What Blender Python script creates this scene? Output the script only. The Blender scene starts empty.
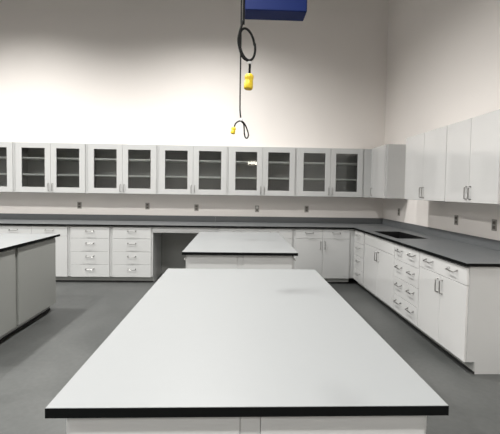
import bpy, bmesh, math, random
from mathutils import Vector, Matrix
random.seed(7)
scene = bpy.context.scene
col = scene.collection

# ------------------------------------------------------------------ camera
CAM_H = 1.4728
cam_data = bpy.data.cameras.new('camera')
cam_data.sensor_fit = 'HORIZONTAL'
cam_data.sensor_width = 36.0
cam_data.lens = 363.22 / 500.0 * 36.0
cam_data.shift_y = -(217.0 - 204.29) / 500.0
cam_data.clip_start = 0.02
cam = bpy.data.objects.new('camera', cam_data)
col.objects.link(cam)
_y, _p, _r = 0.0368, 0.0380, 0.0154
_F = Vector((math.sin(_y) * math.cos(_p), math.cos(_y) * math.cos(_p), -math.sin(_p)))
_R = Vector((math.cos(_y), -math.sin(_y), 0))
_U = _R.cross(_F)
_R2 = _R * math.cos(_r) + _U * math.sin(_r)
_U2 = -_R * math.sin(_r) + _U * math.cos(_r)
_m = Matrix((_R2, _U2, -_F)).transposed().to_4x4()
_m.translation = (0, 0, CAM_H)
cam.matrix_world = _m
scene.camera = cam

# ------------------------------------------------------------------ world, exposure
world = bpy.data.worlds.new('world')
scene.world = world
world.use_nodes = True
world.node_tree.nodes['Background'].inputs[0].default_value = (0.9, 0.95, 1.0, 1)
world.node_tree.nodes['Background'].inputs[1].default_value = 0.005
vs = scene.view_settings
vs.view_transform = 'Standard'
vs.look = 'None'
vs.exposure = 0.0
vs.gamma = 1.0
vs.use_curve_mapping = False
LAMP_W = 560.0                    # watts of each high lamp
LAMP_CONE = math.radians(153)
LAMP_Z = 4.8
LAMP_SPOTS = [(x, y) for x in (-0.50, -3.5, -6.5) for y in (4.4, 2.0, -1.0, -3.9, -6.8)]  # leftmost column is unseen fill, added to light the right-hand cabinet fronts
LAMP_R = 0.20
CEIL_Z = 5.8

# room extents
XL, XR = -11.0, 2.617
YB, YF = 6.415, -10.0

# ------------------------------------------------------------------ materials
MATS = {}


def mat(name, color, rough=0.5, metal=0.0, spec=0.5, noise=0.0, nscale=8.0, bump=0.0, bscale=60.0, coat=0.0, emit=None):
    m = bpy.data.materials.new(name)
    m.use_nodes = True
    nt = m.node_tree
    b = nt.nodes['Principled BSDF']
    b.inputs['Base Color'].default_value = (*color, 1)
    b.inputs['Roughness'].default_value = rough
    b.inputs['Metallic'].default_value = metal
    b.inputs['Specular IOR Level'].default_value = spec
    b.inputs['Coat Weight'].default_value = coat
    b.inputs['Coat IOR'].default_value = 1.75
    b.inputs['Coat Roughness'].default_value = 0.05
    if emit:
        b.inputs['Emission Color'].default_value = (*emit[0], 1)
        b.inputs['Emission Strength'].default_value = emit[1]
    tc = nt.nodes.new('ShaderNodeTexCoord')
    if noise > 0:
        n = nt.nodes.new('ShaderNodeTexNoise')
        n.inputs['Scale'].default_value = nscale
        n.inputs['Detail'].default_value = 5
        nt.links.new(tc.outputs['Object'], n.inputs['Vector'])
        mx = nt.nodes.new('ShaderNodeMix')
        mx.data_type = 'RGBA'
        mx.inputs[6].default_value = (*[c * (1 - noise) for c in color], 1)
        mx.inputs[7].default_value = (*[min(1, c * (1 + noise)) for c in color], 1)
        nt.links.new(n.outputs['Fac'], mx.inputs[0])
        nt.links.new(mx.outputs[2], b.inputs['Base Color'])
    if bump > 0:
        n2 = nt.nodes.new('ShaderNodeTexNoise')
        n2.inputs['Scale'].default_value = bscale
        n2.inputs['Detail'].default_value = 3
        nt.links.new(tc.outputs['Object'], n2.inputs['Vector'])
        bp = nt.nodes.new('ShaderNodeBump')
        bp.inputs['Strength'].default_value = bump
        bp.inputs['Distance'].default_value = 0.01
        nt.links.new(n2.outputs['Fac'], bp.inputs['Height'])
        nt.links.new(bp.outputs['Normal'], b.inputs['Normal'])
    MATS[name] = m
    return m


mat('wall_paint', (0.91, 0.868, 0.828), 0.75, noise=0.015, nscale=2, bump=0.05, bscale=180)
mat('ceiling_paint', (0.05, 0.05, 0.05), 0.9, noise=0.05)
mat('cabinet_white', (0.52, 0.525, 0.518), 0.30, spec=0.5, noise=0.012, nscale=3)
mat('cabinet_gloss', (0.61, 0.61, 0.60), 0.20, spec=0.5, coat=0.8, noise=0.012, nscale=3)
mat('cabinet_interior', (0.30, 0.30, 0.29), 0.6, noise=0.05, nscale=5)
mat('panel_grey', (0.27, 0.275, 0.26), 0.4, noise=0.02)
mat('shelf_white', (0.90, 0.90, 0.88), 0.4, noise=0.01)
mat('toe_grey', (0.42, 0.425, 0.41), 0.45, noise=0.03)
mat('base_black', (0.012, 0.012, 0.012), 0.5, noise=0.1)
mat('epoxy_grey', (0.128, 0.135, 0.139), 0.42, spec=0.33, noise=0.06, nscale=14, bump=0.02, bscale=250)
mat('epoxy_black', (0.0035, 0.004, 0.004), 0.7, spec=0.08, noise=0.1)
mat('sink_black', (0.006, 0.006, 0.0065), 0.45, noise=0.1)
mat('bench_white', (0.245, 0.254, 0.256), 0.42, spec=0.4, noise=0.012, nscale=25)
mat('steel', (0.34, 0.335, 0.325), 0.32, metal=1.0, noise=0.04, nscale=40)
mat('plate_steel', (0.42, 0.40, 0.37), 0.42, metal=0.6, noise=0.04, nscale=40)
mat('plate_white', (0.85, 0.84, 0.82), 0.35, noise=0.01)
mat('socket_dark', (0.16, 0.145, 0.13), 0.5, noise=0.05)
mat('cord_black', (0.014, 0.014, 0.014), 0.7, spec=0.2, noise=0.1)
mat('tie_white', (0.85, 0.85, 0.85), 0.5, noise=0.01)
mat('plug_yellow', (0.93, 0.68, 0.035), 0.42, noise=0.05, nscale=60)
mat('plug_yellow_dark', (0.50, 0.33, 0.02), 0.5, noise=0.05, nscale=60)
mat('blue_paint', (0.002, 0.012, 0.085), 0.6, spec=0.2, noise=0.04)
mat('lamp_housing', (0.75, 0.75, 0.74), 0.4, noise=0.01)
mat('lamp_diffuser', (0.9, 0.9, 0.9), 0.5, emit=((1.0, 0.975, 0.94), 4.0))
mat('strip_diffuser', (0.9, 0.85, 0.75), 0.5, emit=((1.0, 0.90, 0.76), 22.0))
mat('gasket_grey', (0.10, 0.10, 0.10), 0.5, noise=0.05)


def floor_material():
    m = bpy.data.materials.new('floor_concrete')
    m.use_nodes = True
    nt = m.node_tree
    b = nt.nodes['Principled BSDF']
    tc = nt.nodes.new('ShaderNodeTexCoord')
    n1 = nt.nodes.new('ShaderNodeTexNoise')
    n1.inputs['Scale'].default_value = 1.1
    n1.inputs['Detail'].default_value = 7
    n1.inputs['Distortion'].default_value = 0.8
    n2 = nt.nodes.new('ShaderNodeTexNoise')
    n2.inputs['Scale'].default_value = 26
    n2.inputs['Detail'].default_value = 6
    nt.links.new(tc.outputs['Object'], n1.inputs['Vector'])
    nt.links.new(tc.outputs['Object'], n2.inputs['Vector'])
    r1 = nt.nodes.new('ShaderNodeValToRGB')
    r1.color_ramp.elements[0].position = 0.32
    r1.color_ramp.elements[0].color = (0.055, 0.058, 0.056, 1)
    r1.color_ramp.elements[1].position = 0.70
    r1.color_ramp.elements[1].color = (0.090, 0.093, 0.090, 1)
    nt.links.new(n1.outputs['Fac'], r1.inputs[0])
    mx = nt.nodes.new('ShaderNodeMix')
    mx.data_type = 'RGBA'
    mx.blend_type = 'OVERLAY'
    mx.inputs[0].default_value = 0.18
    nt.links.new(r1.outputs[0], mx.inputs[6])
    nt.links.new(n2.outputs['Fac'], mx.inputs[7])
    nt.links.new(mx.outputs[2], b.inputs['Base Color'])
    rr = nt.nodes.new('ShaderNodeMapRange')
    rr.inputs[3].default_value = 0.38
    rr.inputs[4].default_value = 0.58
    nt.links.new(n1.outputs['Fac'], rr.inputs[0])
    nt.links.new(rr.outputs[0], b.inputs['Roughness'])
    b.inputs['Specular IOR Level'].default_value = 0.45
    bp = nt.nodes.new('ShaderNodeBump')
    bp.inputs['Strength'].default_value = 0.06
    bp.inputs['Distance'].default_value = 0.01
    nt.links.new(n2.outputs['Fac'], bp.inputs['Height'])
    nt.links.new(bp.outputs['Normal'], b.inputs['Normal'])
    MATS['floor_concrete'] = m


def glass_material():
    m = bpy.data.materials.new('cabinet_glass')
    m.use_nodes = True
    nt = m.node_tree
    for n in list(nt.nodes):
        if n.type != 'OUTPUT_MATERIAL':
            nt.nodes.remove(n)
    out = nt.nodes['Material Output']
    tr = nt.nodes.new('ShaderNodeBsdfTransparent')
    tr.inputs[0].default_value = (0.955, 0.97, 0.965, 1)
    gl = nt.nodes.new('ShaderNodeBsdfGlossy')
    gl.inputs['Roughness'].default_value = 0.03
    fr = nt.nodes.new('ShaderNodeFresnel')
    fr.inputs['IOR'].default_value = 1.55
    mx = nt.nodes.new('ShaderNodeMixShader')
    nt.links.new(fr.outputs[0], mx.inputs[0])
    nt.links.new(tr.outputs[0], mx.inputs[1])
    nt.links.new(gl.outputs[0], mx.inputs[2])
    nt.links.new(mx.outputs[0], out.inputs['Surface'])
    MATS['cabinet_glass'] = m


floor_material()
glass_material()


# ------------------------------------------------------------------ mesh helpers
def box(bm, x0, y0, z0, x1, y1, z1):
    v = [bm.verts.new(c) for c in ((x0, y0, z0), (x1, y0, z0), (x1, y1, z0), (x0, y1, z0),
                                   (x0, y0, z1), (x1, y0, z1), (x1, y1, z1), (x0, y1, z1))]
    fs = []
    for f in ((0, 3, 2, 1), (4, 5, 6, 7), (0, 1, 5, 4), (1, 2, 6, 5), (2, 3, 7, 6), (3, 0, 4, 7)):
        fs.append(bm.faces.new([v[i] for i in f]))
    return fs


def prism_x(bm, prof, x0, x1):
    """profile of (y,z) points extruded along x"""
    a = [bm.verts.new((x0, y, z)) for y, z in prof]
    b = [bm.verts.new((x1, y, z)) for y, z in prof]
    n = len(prof)
    bm.faces.new(a)
    bm.faces.new(list(reversed(b)))
    for i in range(n):
        j = (i + 1) % n
        bm.faces.new((a[i], b[i], b[j], a[j]))


def catmull(pts, seg=8):
    P = [Vector(p) for p in pts]
    P = [P[0] * 2 - P[1]] + P + [P[-1] * 2 - P[-2]]
    out = []
    for i in range(1, len(P) - 2):
        for s in range(seg):
            t = s / seg
            a, b, c, d = P[i - 1], P[i], P[i + 1], P[i + 2]
            out.append(0.5 * ((2 * b) + (c - a) * t + (2 * a - 5 * b + 4 * c - d) * t * t + (3 * b - a - 3 * c + d) * t ** 3))
    out.append(P[-2])
    return out


def tube(bm, pts, r, n=8):
    pts = [Vector(p) for p in pts]
    rings = []
    up = None
    for i, p in enumerate(pts):
        a = pts[max(i - 1, 0)]
        b = pts[min(i + 1, len(pts) - 1)]
        t = (b - a).normalized()
        if up is None:
            up = Vector((0, 0, 1)) if abs(t.z) < 0.9 else Vector((1, 0, 0))
        up = (up - t * up.dot(t)).normalized()
        s = t.cross(up)
        rings.append([bm.verts.new(p + (up * math.cos(2 * math.pi * k / n) + s * math.sin(2 * math.pi * k / n)) * r) for k in range(n)])
    for i in range(len(rings) - 1):
        for k in range(n):
            l = (k + 1) % n
            f = bm.faces.new((rings[i][k], rings[i + 1][k], rings[i + 1][l], rings[i][l]))
            f.smooth = True
    bm.faces.new(list(reversed(rings[0])))
    bm.faces.new(rings[-1])


def lathe(bm, prof, n=20, m=None):
    """profile of (r,z) points turned around z, optionally transformed by m"""
    m = m or Matrix()
    rings = [[bm.verts.new(m @ Vector((r * math.cos(2 * math.pi * k / n), r * math.sin(2 * math.pi * k / n), z))) for k in range(n)] for r, z in prof]
    for i in range(len(rings) - 1):
        for k in range(n):
            l = (k + 1) % n
            f = bm.faces.new((rings[i][k], rings[i][l], rings[i + 1][l], rings[i + 1][k]))
            f.smooth = True
    bm.faces.new(list(reversed(rings[0])))
    bm.faces.new(rings[-1])


def finish(bm, bevel=0.0, seg=1):
    bmesh.ops.recalc_face_normals(bm, faces=bm.faces[:])
    if bevel > 0:
        bmesh.ops.bevel(bm, geom=bm.edges[:] + bm.verts[:], offset=bevel, segments=seg, affect='EDGES', profile=0.7)


def obj(name, bm, material, parent=None, loc=None, bevel=0.0, seg=1):
    finish(bm, bevel, seg)
    me = bpy.data.meshes.new(name)
    bm.to_mesh(me)
    bm.free()
    me.materials.append(MATS[material])
    o = bpy.data.objects.new(name, me)
    col.objects.link(o)
    if parent is not None:
        o.parent = parent
    if loc is not None:
        o.location = loc
    return o


def bobj(name, ext, material, parent=None, bevel=0.0):
    bm = bmesh.new()
    box(bm, *ext)
    return obj(name, bm, material, parent, bevel=bevel)


def thing(name, label, cat, loc=(0, 0, 0), rotz=0.0, group=None):
    o = bpy.data.objects.new(name, None)
    o.empty_display_size = 0.1
    col.objects.link(o)
    o.location = loc
    o.rotation_euler = (0, 0, rotz)
    tag(o, label, cat, group)
    return o


def tag(o, label, cat, group=None):
    o['label'] = label
    o['category'] = cat
    if group:
        o['group'] = group
    return o


def struct(o, label=None):
    o['kind'] = 'structure'
    if label:
        o['label'] = label
    return o


# ------------------------------------------------------------------ the room
T = 0.12
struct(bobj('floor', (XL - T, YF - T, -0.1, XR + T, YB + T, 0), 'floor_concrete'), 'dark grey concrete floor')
struct(bobj('ceiling', (XL - T, YF - T, CEIL_Z, XR + T, YB + T, CEIL_Z + 0.1), 'ceiling_paint'), 'high dark ceiling')
struct(bobj('wall_back', (XL - T, YB, 0, XR + T, YB + T, CEIL_Z), 'wall_paint'), 'off white wall behind the glass fronted cabinets')
struct(bobj('wall_right', (XR, YF, 0, XR + T, YB, CEIL_Z), 'wall_paint'), 'off white wall behind the solid door cabinets')
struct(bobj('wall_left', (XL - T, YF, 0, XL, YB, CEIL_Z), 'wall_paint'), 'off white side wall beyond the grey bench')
struct(bobj('wall_front', (XL - T, YF - T, 0, XR + T, YF, CEIL_Z), 'wall_paint'), 'off white wall behind the camera')

# ------------------------------------------------------------------ handles
_cache = {}


def pull_mesh(kind):
    """wire pull on the plane y=0, projecting to -y; 'h' lies along x, 'v' along z"""
    if kind in _cache:
        return _cache[kind]
    bm = bmesh.new()
    L, P, r = 0.060, (0.034 if kind == 'h' else 0.025), 0.0050
    rad = 0.010
    pts2 = [(-L, 0.0)]
    for k in range(5):
        a = math.pi / 2 * k / 4
        pts2.append((-L + rad - rad * math.cos(a), -P + rad - rad * math.sin(a)))
    for k in range(5):
        a = math.pi / 2 * k / 4
        pts2.append((L - rad + rad * math.sin(a), -P + rad - rad * math.cos(a)))
    pts2.append((L, 0.0))
    drop = 0.014 if kind == 'h' else 0.0
    pts = []
    for s, d in pts2:
        if kind == 'h':
            pts.append((s, d, drop * d / P))
        else:
            pts.append((0, d, s))
    tube(bm, pts, r, 7)
    for s in (-L, L):                # round mounting feet
        m = Matrix.Translation((s, 0, 0) if kind == 'h' else (0, 0, s)) @ Matrix.Rotation(math.pi / 2, 4, 'X')
        lathe(bm, [(0.0075, 0.0), (0.0075, 0.004), (0.0045, 0.006)], 8, m)
    finish(bm)
    me = bpy.data.meshes.new('pull')
    bm.to_mesh(me)
    bm.free()
    me.materials.append(MATS['steel'])
    _cache[kind] = me
    return me


def add_pull(parent, kind, x, y, z):
    o = bpy.data.objects.new('handle', pull_mesh(kind))
    col.objects.link(o)
    o.parent = parent
    o.location = (x, y, z)
    o['label'] = 'bent steel wire pull'
    return o


# ------------------------------------------------------------------ cabinets
BH, TOE_H, TOE_D, DT = 0.887, 0.10, 0.07, 0.02
DRAWER_Z = [(0.097, 0.288), (0.292, 0.490), (0.494, 0.695), (0.699, 0.872)]
GAP = 0.0035


def base_cabinet(name, label, loc, rotz, W, layout, depth=0.70, group=None, m='cabinet_white', stile=0.025):
    """local frame: x along the run 0..W, door faces at y=0 looking to -y, body behind"""
    t = thing(name, label, 'cabinet', loc, rotz, group)
    bm = bmesh.new()
    prof = [(DT, TOE_H), (DT, BH), (depth, BH), (depth, 0.0), (DT + TOE_D, 0.0), (DT + TOE_D, TOE_H)]
    if layout == 'false_doors':          # open carcass that takes the sink
        prism_x(bm, prof, 0.0012, 0.02)
        prism_x(bm, prof, W - 0.02, W - 0.0012)
        box(bm, 0.02, DT, TOE_H, W - 0.02, depth, TOE_H + 0.02)
        box(bm, 0.02, depth - 0.012, TOE_H + 0.02, W - 0.02, depth, BH)
        box(bm, 0.02, DT, 0.72, W - 0.02, DT + 0.018, BH)
    else:
        prism_x(bm, prof, 0.0012, W - 0.0012)
    obj('cabinet_body', bm, 'cabinet_white' if m == 'cabinet_gloss' else m, t)
    tk = bobj('toe_kick', (0.001, DT + TOE_D - 0.006, 0.022, W - 0.001, DT + TOE_D, TOE_H - 0.002), 'toe_grey', t)
    bobj('base_strip', (0.001, DT + TOE_D - 0.012, 0.0, W - 0.001, DT + TOE_D, 0.021), 'base_black', tk)
    a, b = stile, W - stile

    def front(nm, x0, x1, z0, z1):
        return bobj(nm, (x0 + GAP / 2, 0, z0, x1 - GAP / 2, DT - 0.001, z1), m, t, bevel=0.0015)

    def pulls_h(o, xs, z0, z1):
        for x in xs:
            add_pull(o, 'h', x, 0, (z0 + z1) / 2 + 0.03 if z1 - z0 > 0.15 else (z0 + z1) / 2)

    mid = (a + b) / 2
    q1, q3 = a + (b - a) * 0.25, a + (b - a) * 0.75
    if layout in ('drawers', 'drawers2'):
        for z0, z1 in DRAWER_Z:
            o = front('drawer_front', a, b, z0, z1)
            for x in ([mid] if layout == 'drawers' else [q1, q3]):
                add_pull(o, 'h', x, 0, (z0 + z1) / 2 + 0.035)
    elif layout == 'blank':
        front('back_panel', a, b, 0.097, 0.872)
    else:
        z0, z1 = 0.729, 0.872
        if layout == 'two_drawers_doors':
            for x0, x1 in ((a, mid), (mid, b)):
                o = front('drawer_front', x0, x1, z0, z1)
                add_pull(o, 'h', (x0 + x1) / 2, 0, 0.825)
        elif layout == 'wide_drawer_doors':
            o = front('drawer_front', a, b, z0, z1)
            for x in (q1, q3):
                add_pull(o, 'h', x, 0, 0.825)
        elif layout == 'false_doors':
            front('false_front', a, b, z0, z1)
        for i, (x0, x1) in enumerate(((a, mid), (mid, b))):
            o = front('door', x0, x1, 0.097, 0.725)
            add_pull(o, 'v', x1 - 0.035 if i == 0 else x0 + 0.035, 0, 0.625)
    return t


UZ0, UZ1 = 1.386, 2.2066


def glass_door(t, x0, x1, handle_side, m):
    z0, z1 = UZ0 + 0.004, UZ1 - 0.004
    s, tb = 0.093, 0.086
    bm = bmesh.new()
    y0, y1 = 0.0, DT - 0.001
    o4 = [(x0 + GAP / 2, z0), (x1 - GAP / 2, z0), (x1 - GAP / 2, z1), (x0 + GAP / 2, z1)]
    i4 = [(x0 + s, z0 + tb), (x1 - s, z0 + tb), (x1 - s, z1 - tb), (x0 + s, z1 - tb)]
    vs_ = {}
    for nm, ring in (('o', o4), ('i', i4)):
        for yy in (y0, y1):
            vs_[nm, yy] = [bm.verts.new((x, yy, z)) for x, z in ring]
    for k in range(4):
        l = (k + 1) % 4
        bm.faces.new((vs_['o', y0][k], vs_['o', y0][l], vs_['i', y0][l], vs_['i', y0][k]))
        bm.faces.new((vs_['o', y1][k], vs_['i', y1][k], vs_['i', y1][l], vs_['o', y1][l]))
        bm.faces.new((vs_['o', y0][k], vs_['o', y1][k], vs_['o', y1][l], vs_['o', y0][l]))
        bm.faces.new((vs_['i', y0][k], vs_['i', y0][l], vs_['i', y1][l], vs_['i', y1][k]))
    d = obj('door', bm, m, t, bevel=0.001)
    g = bobj('glass_pane', (x0 + s - 0.006, 0.008, z0 + tb - 0.006, x1 - s + 0.006, 0.012, z1 - tb + 0.006), 'cabinet_glass', d)
    g['label'] = 'clear glass pane'
    bm = bmesh.new()
    w = 0.006
    for (a0, c0, a1, c1) in ((x0 + s, z0 + tb, x1 - s, z0 + tb + w), (x0 + s, z1 - tb - w, x1 - s, z1 - tb),
                             (x0 + s, z0 + tb + w, x0 + s + w, z1 - tb - w), (x1 - s - w, z0 + tb + w, x1 - s, z1 - tb - w)):
        box(bm, a0, 0.004, c0, a1, 0.0075, c1)
    obj('gasket', bm, 'gasket_grey', d)
    hx = x1 - 0.03 if handle_side == 'r' else x0 + 0.03
    add_pull(d, 'v', hx, 0, UZ0 + 0.095)
    return d


def upper_cabinet(name, label, loc, rotz, W, doors, glass=True, group=None, m='cabinet_white', stile=0.025, handles=None, split=None, UD=0.298):
    t = thing(name, label, 'cabinet', loc, rotz, group)
    d1 = DT + UD
    bm = bmesh.new()
    p = 0.019
    e = 0.0015
    box(bm, e, DT, UZ0, p + 0.018, d1, UZ1)
    box(bm, W - p - 0.018, DT, UZ0, W - e, d1, UZ1)
    box(bm, p + 0.018, DT, UZ0, W - p - 0.018, d1, UZ0 + p)
    box(bm, p + 0.018, DT, UZ1 - p, W - p - 0.018, d1, UZ1)
    obj('cabinet_body', bm, 'cabinet_white' if m == 'cabinet_gloss' else m, t)
    a, b = stile, W - stile
    if glass:
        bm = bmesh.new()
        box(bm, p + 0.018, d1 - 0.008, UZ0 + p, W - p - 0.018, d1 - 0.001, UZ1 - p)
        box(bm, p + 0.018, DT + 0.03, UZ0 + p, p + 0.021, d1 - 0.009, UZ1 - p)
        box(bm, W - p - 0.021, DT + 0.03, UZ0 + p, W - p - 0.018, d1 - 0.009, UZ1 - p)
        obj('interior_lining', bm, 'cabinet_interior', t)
        for z in (1.672, 1.943):
            bobj('shelf', (p + 0.022, DT + 0.006, z, W - p - 0.022, d1 - 0.01, z + 0.024), 'shelf_white', t)
        if doors == 2:
            bobj('centre_post', ((a + b) / 2 - 0.02, DT, UZ0 + p, (a + b) / 2 + 0.02, DT + 0.0055, UZ1 - p), m, t)
    else:
        bobj('back_board', (p + 0.018, d1 - 0.008, UZ0 + p, W - p - 0.018, d1 - 0.001, UZ1 - p), m, t)
    if doors == 2:
        mid = split if split else (a + b) / 2
        spans = [(a, mid, 'r'), (mid, b, 'l')]
    else:
        spans = [(a, b, handles)]
    for x0, x1, hs in spans:
        if glass:
            glass_door(t, x0, x1, hs, m)
        else:
            d = bobj('door', (x0 + GAP / 2, 0, UZ0 + 0.001, x1 - GAP / 2, DT - 0.001, UZ1 - 0.001), m, t, bevel=0.0015)
            add_pull(d, 'v', x1 - 0.03 if hs == 'r' else x0 + 0.03, 0, UZ0 + 0.095)
    return t


YU, XU = 6.096, 2.255       # faces of the upper cabinets
YBF, XBF = 5.669, 1.872     # faces of the base cabinets
G1 = 'glass door wall cabinets along the back wall'
units = [(-4.79, -3.632, 'glass door wall cabinet at the far left end of the back wall row'),
         (-3.632, -2.467, 'glass door wall cabinet cut by the left edge, left of the drawer stacks'),
         (-2.467, -1.303, 'two door glass wall cabinet above the two four drawer base cabinets'),
         (-1.303, -0.135, 'two door glass wall cabinet above the open knee space'),
         (-0.135, 1.011, 'two door glass wall cabinet behind the dangling cords, above the white outlet'),
         (1.011, 2.164, 'rightmost two door glass wall cabinet on the back wall, beside the corner')]
for x0, x1, lab in units:
    upper_cabinet('wall_cabinet', lab, (x0 - 0.012, YU, 0), 0, x1 - x0, 2, group=G1)
R90 = -math.pi / 2
# corner filler and the single glass door cabinet on the right wall
bm = bmesh.new()
box(bm, 2.153, YU + DT, UZ0, XU + DT + 0.018, YU + DT + 0.018, UZ1)
box(bm, XU + DT, 6.051, UZ0, XU + DT + 0.018, YU + DT, UZ1)
fl = obj('corner_filler', bm, 'cabinet_white')
tag(fl, 'narrow white filler strip between the two cabinet rows in the upper corner', 'filler strip')
CE = 5.45
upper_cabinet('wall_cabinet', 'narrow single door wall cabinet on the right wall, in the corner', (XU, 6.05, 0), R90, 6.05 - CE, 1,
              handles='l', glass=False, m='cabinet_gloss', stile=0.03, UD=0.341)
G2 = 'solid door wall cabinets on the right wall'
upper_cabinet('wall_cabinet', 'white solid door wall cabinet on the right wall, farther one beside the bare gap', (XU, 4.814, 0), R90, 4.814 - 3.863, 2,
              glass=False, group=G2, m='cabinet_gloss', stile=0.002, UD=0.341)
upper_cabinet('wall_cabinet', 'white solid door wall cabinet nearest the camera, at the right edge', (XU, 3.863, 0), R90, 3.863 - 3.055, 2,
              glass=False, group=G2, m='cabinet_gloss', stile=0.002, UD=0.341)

# base cabinets, back run
G3 = 'base cabinets along the back wall'
base_cabinet('base_cabinet', 'white base cabinet at the far left end of the back run', (-4.82, YBF, 0), 0, 1.118, 'two_drawers_doors', group=G3)
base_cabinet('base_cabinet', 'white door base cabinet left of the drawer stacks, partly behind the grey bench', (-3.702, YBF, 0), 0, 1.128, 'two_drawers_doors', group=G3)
base_cabinet('base_cabinet', 'white four drawer base cabinet, left one of the pair on the back wall', (-2.574, YBF, 0), 0, 0.640, 'drawers', group=G3)
base_cabinet('base_cabinet', 'white four drawer base cabinet directly beside the open knee space', (-1.934, YBF, 0), 0, 0.640, 'drawers', group=G3)
KX0, KX1 = -1.294, -0.30
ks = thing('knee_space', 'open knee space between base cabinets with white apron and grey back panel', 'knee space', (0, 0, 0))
bobj('apron', (KX0 + 0.001, YBF + 0.012, 0.795, KX1 - 0.001, YBF + 0.032, 0.887), 'cabinet_white', ks)['label'] = 'white apron rail'
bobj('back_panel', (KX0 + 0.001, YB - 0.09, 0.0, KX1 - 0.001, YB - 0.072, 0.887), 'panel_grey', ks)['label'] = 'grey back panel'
base_cabinet('base_cabinet', 'white base cabinet mostly hidden behind the far island bench', (KX1, YBF, 0), 0, 0.911 - KX1, 'two_drawers_doors', group=G3)
base_cabinet('base_cabinet', 'white two door base cabinet with two drawers, right end of the back wall', (0.911, YBF, 0), 0, 0.912, 'two_drawers_doors', group=G3)
bf = bmesh.new()
prism_x(bf, [(YBF + DT, TOE_H), (YBF + DT, BH), (YBF + 0.06, BH), (YBF + 0.06, TOE_H)], 1.824, XBF + DT - 0.001)
tag(obj('corner_filler', bf, 'cabinet_white'), 'narrow white filler strip in the lower corner between base cabinets', 'filler strip')

# base cabinets, right run (local x runs towards the camera)
G4 = 'base cabinets along the right wall'
def right_base(y_far, y_near, layout, lab, stile):
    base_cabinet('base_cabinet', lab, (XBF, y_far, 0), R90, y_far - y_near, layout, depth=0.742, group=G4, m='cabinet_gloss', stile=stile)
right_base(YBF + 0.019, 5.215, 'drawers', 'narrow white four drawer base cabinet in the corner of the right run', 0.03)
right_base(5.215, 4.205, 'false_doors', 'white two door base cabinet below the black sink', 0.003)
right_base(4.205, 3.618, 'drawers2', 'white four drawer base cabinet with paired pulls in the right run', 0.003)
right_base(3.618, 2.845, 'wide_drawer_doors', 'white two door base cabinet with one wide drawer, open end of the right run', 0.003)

# ------------------------------------------------------------------ worktops along the walls
ZT, ZB = 0.914, 0.8875
YC, XC = 5.6496, 1.8519
BS = 1.0125
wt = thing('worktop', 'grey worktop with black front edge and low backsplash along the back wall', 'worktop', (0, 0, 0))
xs = [(-4.83, -0.372), (-0.370, XR - 0.001)]
for i, (x0, x1) in enumerate(xs):
    bobj('slab', (x0, YC + 0.003, ZB, x1, YB - 0.001, ZT), 'epoxy_grey', wt, bevel=0.0008)
    bs = bobj('backsplash', (x0, YB - 0.021, ZT + 0.0005, x1, YB - 0.001, BS), 'epoxy_grey', wt, bevel=0.001)
bobj('backsplash', (XR - 0.021, YC + 0.0005, ZT + 0.0005, XR - 0.001, YB - 0.022, BS), 'epoxy_grey', wt, bevel=0.001)
e = bobj('edge_band', (-4.83, YC, ZB, XC + 0.0031, YC + 0.0028, ZT - 0.0005), 'epoxy_black', wt)
e['label'] = 'black front edge'
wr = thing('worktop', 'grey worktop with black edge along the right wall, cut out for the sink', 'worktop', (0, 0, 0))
SX0, SX1, SY0, SY1 = 1.965, 2.36, 4.35, 5.14
YE = 2.828
YS = 4.30                      # joint between the two slabs
bm = bmesh.new()
gx = [XC + 0.003, SX0, SX1, XR - 0.001]
gy = [YS + 0.001, SY0, SY1, YC - 0.0003]
for i in range(3):
    for j in range(3):
        if i == 1 and j == 1:
            continue
        box(bm, gx[i], gy[j], ZB, gx[i + 1], gy[j + 1], ZT)
bmesh.ops.remove_doubles(bm, verts=bm.verts[:], dist=1e-5)
dup = {}
for f in bm.faces[:]:
    k = tuple(round(c, 4) for c in f.calc_center_median())
    dup.setdefault(k, []).append(f)
bmesh.ops.delete(bm, geom=[f for fs in dup.values() if len(fs) > 1 for f in fs], context='FACES')
obj('slab', bm, 'epoxy_grey', wr)
bobj('slab', (XC + 0.003, YE + 0.003, ZB, XR - 0.001, YS - 0.001, ZT), 'epoxy_grey', wr, bevel=0.0008)
for y0, y1 in ((YS + 0.001, YC - 0.0005), (YE, YS - 0.001)):
    bobj('backsplash', (XR - 0.021, y0, ZT + 0.0005, XR - 0.001, y1, BS), 'epoxy_grey', wr, bevel=0.001)
bobj('edge_band', (XC, YE, ZB, XC + 0.0028, YC - 0.0002, ZT - 0.0005), 'epoxy_black', wr)['label'] = 'black front edge'
bobj('edge_band', (XC + 0.003, YE, ZB, XR - 0.001, YE + 0.0028, ZT - 0.0005), 'epoxy_black', wr)['label'] = 'black end edge'

# drop-in sink
sk = thing('sink', 'black rectangular drop in sink basin in the right hand worktop', 'sink', ((SX0 + SX1) / 2, (SY0 + SY1) / 2, 0))
hx, hy = (SX1 - SX0) / 2 - 0.003, (SY1 - SY0) / 2 - 0.003
bm = bmesh.new()
w, zb = 0.012, 0.66
box(bm, -hx, -hy, zb, -hx + w, hy, ZT - 0.001)
box(bm, hx - w, -hy, zb, hx, hy, ZT - 0.001)
box(bm, -hx + w, -hy, zb, hx - w, -hy + w, ZT - 0.001)
box(bm, -hx + w, hy - w, zb, hx - w, hy, ZT - 0.001)
box(bm, -hx + w, -hy + w, zb, hx - w, hy - w, zb + w)
obj('basin', bm, 'sink_black', sk)
bm = bmesh.new()
lathe(bm, [(0.045, zb + w), (0.045, zb + w + 0.003), (0.03, zb + w + 0.004)], 20)
obj('drain', bm, 'steel', sk)


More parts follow.
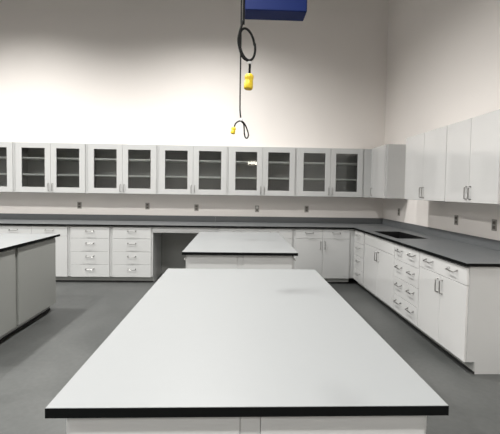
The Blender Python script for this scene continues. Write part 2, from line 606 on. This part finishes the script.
# ------------------------------------------------------------------ island benches
def island(x0, x1, y0, y1, where, lays, m='cabinet_white'):
    ov = 0.028
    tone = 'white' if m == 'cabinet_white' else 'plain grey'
    w = thing('island_worktop', 'white topped %s worktop with thick black edge' % where, 'worktop', ((x0 + x1) / 2, (y0 + y1) / 2, 0))
    a, b = (x1 - x0) / 2, (y1 - y0) / 2
    s = bobj('slab', (-a + 0.003, -b + 0.003, ZB, a - 0.003, b - 0.003, ZT - 0.0015), 'epoxy_black', w)
    bobj('top_sheet', (-a + 0.001, -b + 0.001, ZT - 0.0014, a - 0.001, b - 0.001, ZT), 'bench_white', w)['label'] = 'smooth white top surface'
    for ext in ((-a, -b, a, -b + 0.0028), (-a, b - 0.0028, a, b), (-a, -b + 0.003, -a + 0.0028, b - 0.003), (a - 0.0028, -b + 0.003, a, b - 0.003)):
        bobj('edge_band', (ext[0], ext[1], ZB, ext[2], ext[3], ZT - 0.0015), 'epoxy_black', w)['label'] = 'black edge'
    L = y1 - y0 - 2 * ov
    xc = (x0 + x1) / 2
    dep = (x1 - x0) / 2 - ov - 0.028
    G = 'base cabinets of the %s' % where
    for k, (lay, near) in enumerate(zip(lays, ('near', 'far'))):
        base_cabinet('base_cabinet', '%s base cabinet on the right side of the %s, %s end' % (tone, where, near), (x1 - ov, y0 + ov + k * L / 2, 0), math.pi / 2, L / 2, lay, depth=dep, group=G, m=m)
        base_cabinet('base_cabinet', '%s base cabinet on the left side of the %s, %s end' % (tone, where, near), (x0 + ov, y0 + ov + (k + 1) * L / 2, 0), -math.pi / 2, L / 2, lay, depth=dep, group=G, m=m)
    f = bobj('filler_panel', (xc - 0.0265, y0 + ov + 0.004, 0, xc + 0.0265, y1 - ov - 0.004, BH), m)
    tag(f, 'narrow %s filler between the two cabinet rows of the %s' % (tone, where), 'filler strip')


island(-0.478, 0.567, 0.917, 2.563, 'near island bench', ('two_drawers_doors', 'drawers2'))
island(-0.484, 0.563, 3.251, 4.838, 'far island bench', ('two_drawers_doors', 'drawers2'))
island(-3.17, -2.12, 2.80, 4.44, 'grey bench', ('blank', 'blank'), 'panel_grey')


# ------------------------------------------------------------------ outlets
def outlet(label, loc, rotz, white=False):
    t = thing('wall_outlet', label, 'outlet', loc, rotz, 'wall outlets above the backsplash')
    p = bobj('face_plate', (-0.036, -0.006, -0.058, 0.036, 0, 0.058), 'plate_steel', t, bevel=0.002)
    for i, z in enumerate((-0.024, 0.024)):
        mm = 'plate_white' if (white and i == 1) else 'socket_dark'
        r = bmesh.new()
        box(r, -0.019, -0.009, z - 0.017, 0.019, -0.0061, z + 0.017)
        s = obj('socket', r, mm, t, bevel=0.003)
        for x in (-0.007, 0.007):
            bobj('slot', (x - 0.0015, -0.0098, z - 0.006, x + 0.0015, -0.0091, z + 0.006), 'base_black', s)
    return t


outlet('wall outlet at the left edge, above the left drawer stack', (-2.730, YB, 1.170), 0)
outlet('wall outlet above the knee space side of the drawer stacks', (-1.559, YB, 1.172), 0)
outlet('wall outlet above the knee space, left of the white one', (-0.705, YB, 1.155), 0)
outlet('white topped wall outlet in the middle of the back wall', (0.362, YB, 1.150), 0, True)
outlet('wall outlet above the right end of the far island bench', (1.244, YB, 1.158), 0)
outlet('wall outlet in the corner, below the narrow single door cabinet', (XR, 5.754, 1.163), R90)
outlet('wall outlet below the middle of the solid door cabinets', (XR, 4.22, 1.159), R90)
outlet('wall outlet nearest the right edge of the photo', (XR, 3.581, 1.160), R90)


# ------------------------------------------------------------------ hanging cords
def cord(label, paths, r, tie, plug_top, plug_dir, pr, plen, ceiling_x, y, ztop):
    t = thing('drop_cord', label, 'power cord', (ceiling_x, y, CEIL_Z))
    inv = Vector((-ceiling_x, -y, -CEIL_Z))
    for nm, pts in paths:
        bm = bmesh.new()
        tube(bm, [p + inv for p in catmull(pts, 8)], r, 8)
        obj(nm, bm, 'cord_black', t)
    # ceiling cup
    bm = bmesh.new()
    lathe(bm, [(0.05, -0.05), (0.055, -0.03), (0.055, 0.0)], 16)
    obj('ceiling_cup', bm, 'lamp_housing', t)
    bm = bmesh.new()
    c = Vector(tie) + inv
    lathe(bm, [(r * 1.3, -0.012), (r * 1.9, -0.008), (r * 1.9, 0.008), (r * 1.3, 0.012)], 12, Matrix.Translation(c))
    obj('cable_tie', bm, 'tie_white', t)
    d = Vector(plug_dir).normalized()
    q = d.to_track_quat('Z', 'Y').to_matrix().to_4x4()
    M = Matrix.Translation(Vector(plug_top) + inv) @ q
    bm = bmesh.new()
    lathe(bm, [(pr * 0.45, -0.004), (pr * 0.80, 0.0), (pr * 0.95, plen * 0.08), (pr * 0.95, plen * 0.34), (pr * 0.91, plen * 0.37), (pr * 0.91, plen * 0.52),
               (pr, plen * 0.57), (pr, plen * 0.94), (pr * 0.93, plen)], 20, M)
    b = obj('plug_body', bm, 'plug_yellow', t)
    bm = bmesh.new()
    lathe(bm, [(pr * 0.80, plen * 1.0005), (pr * 0.80, plen * 1.03), (pr * 0.7, plen * 1.04)], 18, M)
    obj('socket_face', bm, 'plug_yellow_dark', b)
    bm = bmesh.new()
    for k in range(10):
        a = 2 * math.pi * k / 10
        v = M @ Vector((pr * 0.97 * math.cos(a), pr * 0.97 * math.sin(a), plen * 0.2))
        tube(bm, [v - d * plen * 0.09, v + d * plen * 0.09], pr * 0.07, 5)
    obj('grip_ribs', bm, 'plug_yellow', b)
    return t


NY = 2.0
def N(x, z, dy=0.0):
    return (x, NY + dy, z)
cord('thick black cord coiled in a tall loop with a large yellow connector', [
    ('hanging_cord', [N(0.026, CEIL_Z - 0.05), N(0.026, 3.4), N(0.024, 2.46), N(0.020, 2.39), N(0.004, 2.33), N(-0.003, 2.285), N(0.005, 2.24), N(0.022, 2.195), N(0.050, 2.176)]),
    ('cord_loop', [N(0.045 + 0.041 * math.cos(k * math.pi / 8) - 0.15 * 0.088 * math.sin(k * math.pi / 8), 2.264 + 0.088 * math.sin(k * math.pi / 8), 0.012 * math.cos(k * math.pi / 16)) for k in range(17)]),
    ('plug_lead', [N(0.060, 2.178), N(0.061, 2.15), N(0.0595, 2.098)])],
     0.0065, N(0.060, 2.170), N(0.059, 2.102), (-0.06, -0.05, -1), 0.0245, 0.078, 0.026, NY, CEIL_Z)
FY = 4.2
def Fp(x, z, dy=0.0):
    return (x, FY + dy, z)
cord('thin black cord hanging farther back with a small yellow connector and a drooping loop', [
    ('hanging_cord', [Fp(0.022, CEIL_Z - 0.05), Fp(0.022, 3.6), Fp(0.022, 2.6), Fp(0.024, 2.40), Fp(0.032, 2.305)]),
    ('plug_lead', [Fp(0.040, 2.270), Fp(0.005, 2.262), Fp(-0.025, 2.235), Fp(-0.043, 2.190)]),
    ('cord_loop', [Fp(0.040, 2.270), Fp(0.075, 2.240), Fp(0.105, 2.180), Fp(0.124, 2.115), Fp(0.112, 2.075), Fp(0.090, 2.080), Fp(0.078, 2.120), Fp(0.074, 2.180), Fp(0.066, 2.235), Fp(0.042, 2.262, 0.01)])],
     0.0080, Fp(0.040, 2.278), Fp(-0.044, 2.192), (-0.18, -0.08, -1), 0.026, 0.072, 0.022, FY, CEIL_Z)

# dark blue box hung near the top of the view
bx_y = 3.2
bb = thing('overhead_box', 'dark blue rectangular box hanging overhead at the top, right of the cords', 'box', (0.31, bx_y, 0))
bobj('housing', (-0.262, -0.09, 2.990, 0.262, 0.09, 3.18), 'blue_paint', bb, bevel=0.006)
for x in (-0.2, 0.2):
    bm = bmesh.new()
    tube(bm, [(x, 0, 3.18), (x, 0, CEIL_Z)], 0.006, 8)
    obj('hanger_rod', bm, 'steel', bb)


# ------------------------------------------------------------------ lamps
labs = ['white round lamp hung %s, %s' % (b_, a_) for a_ in ('row over the islands', 'middle row', 'added fill light row far left')
        for b_ in ('nearest the back wall', 'level with the near island bench', 'just behind the camera', 'in the rear half', 'farthest back')]
for (x, y), lab in zip(LAMP_SPOTS, labs):
    t = thing('ceiling_lamp', lab, 'lamp', (x, y, 0), 0, 'round lamps hung in three rows high above the benches')
    bm = bmesh.new()
    lathe(bm, [(LAMP_R + 0.012, LAMP_Z - 0.01), (LAMP_R + 0.02, LAMP_Z + 0.0), (LAMP_R + 0.012, LAMP_Z + 0.05), (LAMP_R * 0.7, LAMP_Z + 0.11), (0.07, LAMP_Z + 0.14), (0.06, LAMP_Z + 0.20), (0.02, LAMP_Z + 0.21)], 32)
    obj('housing', bm, 'lamp_housing', t)
    bm = bmesh.new()
    lathe(bm, [(LAMP_R * 0.9, LAMP_Z - 0.018), (LAMP_R, LAMP_Z - 0.014), (LAMP_R, LAMP_Z - 0.0105)], 32)
    obj('diffuser', bm, 'lamp_diffuser', t)
    bm = bmesh.new()
    tube(bm, [(0, 0, LAMP_Z + 0.21), (0, 0, CEIL_Z)], 0.008, 8)
    obj('suspension_rod', bm, 'steel', t)
    ld = bpy.data.lights.new('lamp_light', 'SPOT')
    ld.energy = LAMP_W
    ld.spot_size = LAMP_CONE
    ld.spot_blend = 1.0
    ld.shadow_soft_size = LAMP_R * 0.6
    ld.color = (1.0, 0.982, 0.955)
    lo = bpy.data.objects.new('lamp_light', ld)
    col.objects.link(lo)
    lo.parent = t
    lo.location = (0, 0, LAMP_Z - 0.02 - LAMP_R * 0.6)

# strip lamp on the rear wall, seen mirrored in one glass door
t = thing('wall_strip_lamp', 'small warm strip lamp on the wall behind the camera, mirrored in a glass door', 'lamp', (1.1, YF, 0))
bobj('back_plate', (-0.46, 0.0, 3.06, 0.46, 0.03, 3.22), 'lamp_housing', t, bevel=0.004)
bobj('diffuser', (-0.445, 0.031, 3.085, 0.445, 0.06, 3.195), 'strip_diffuser', t, bevel=0.006)
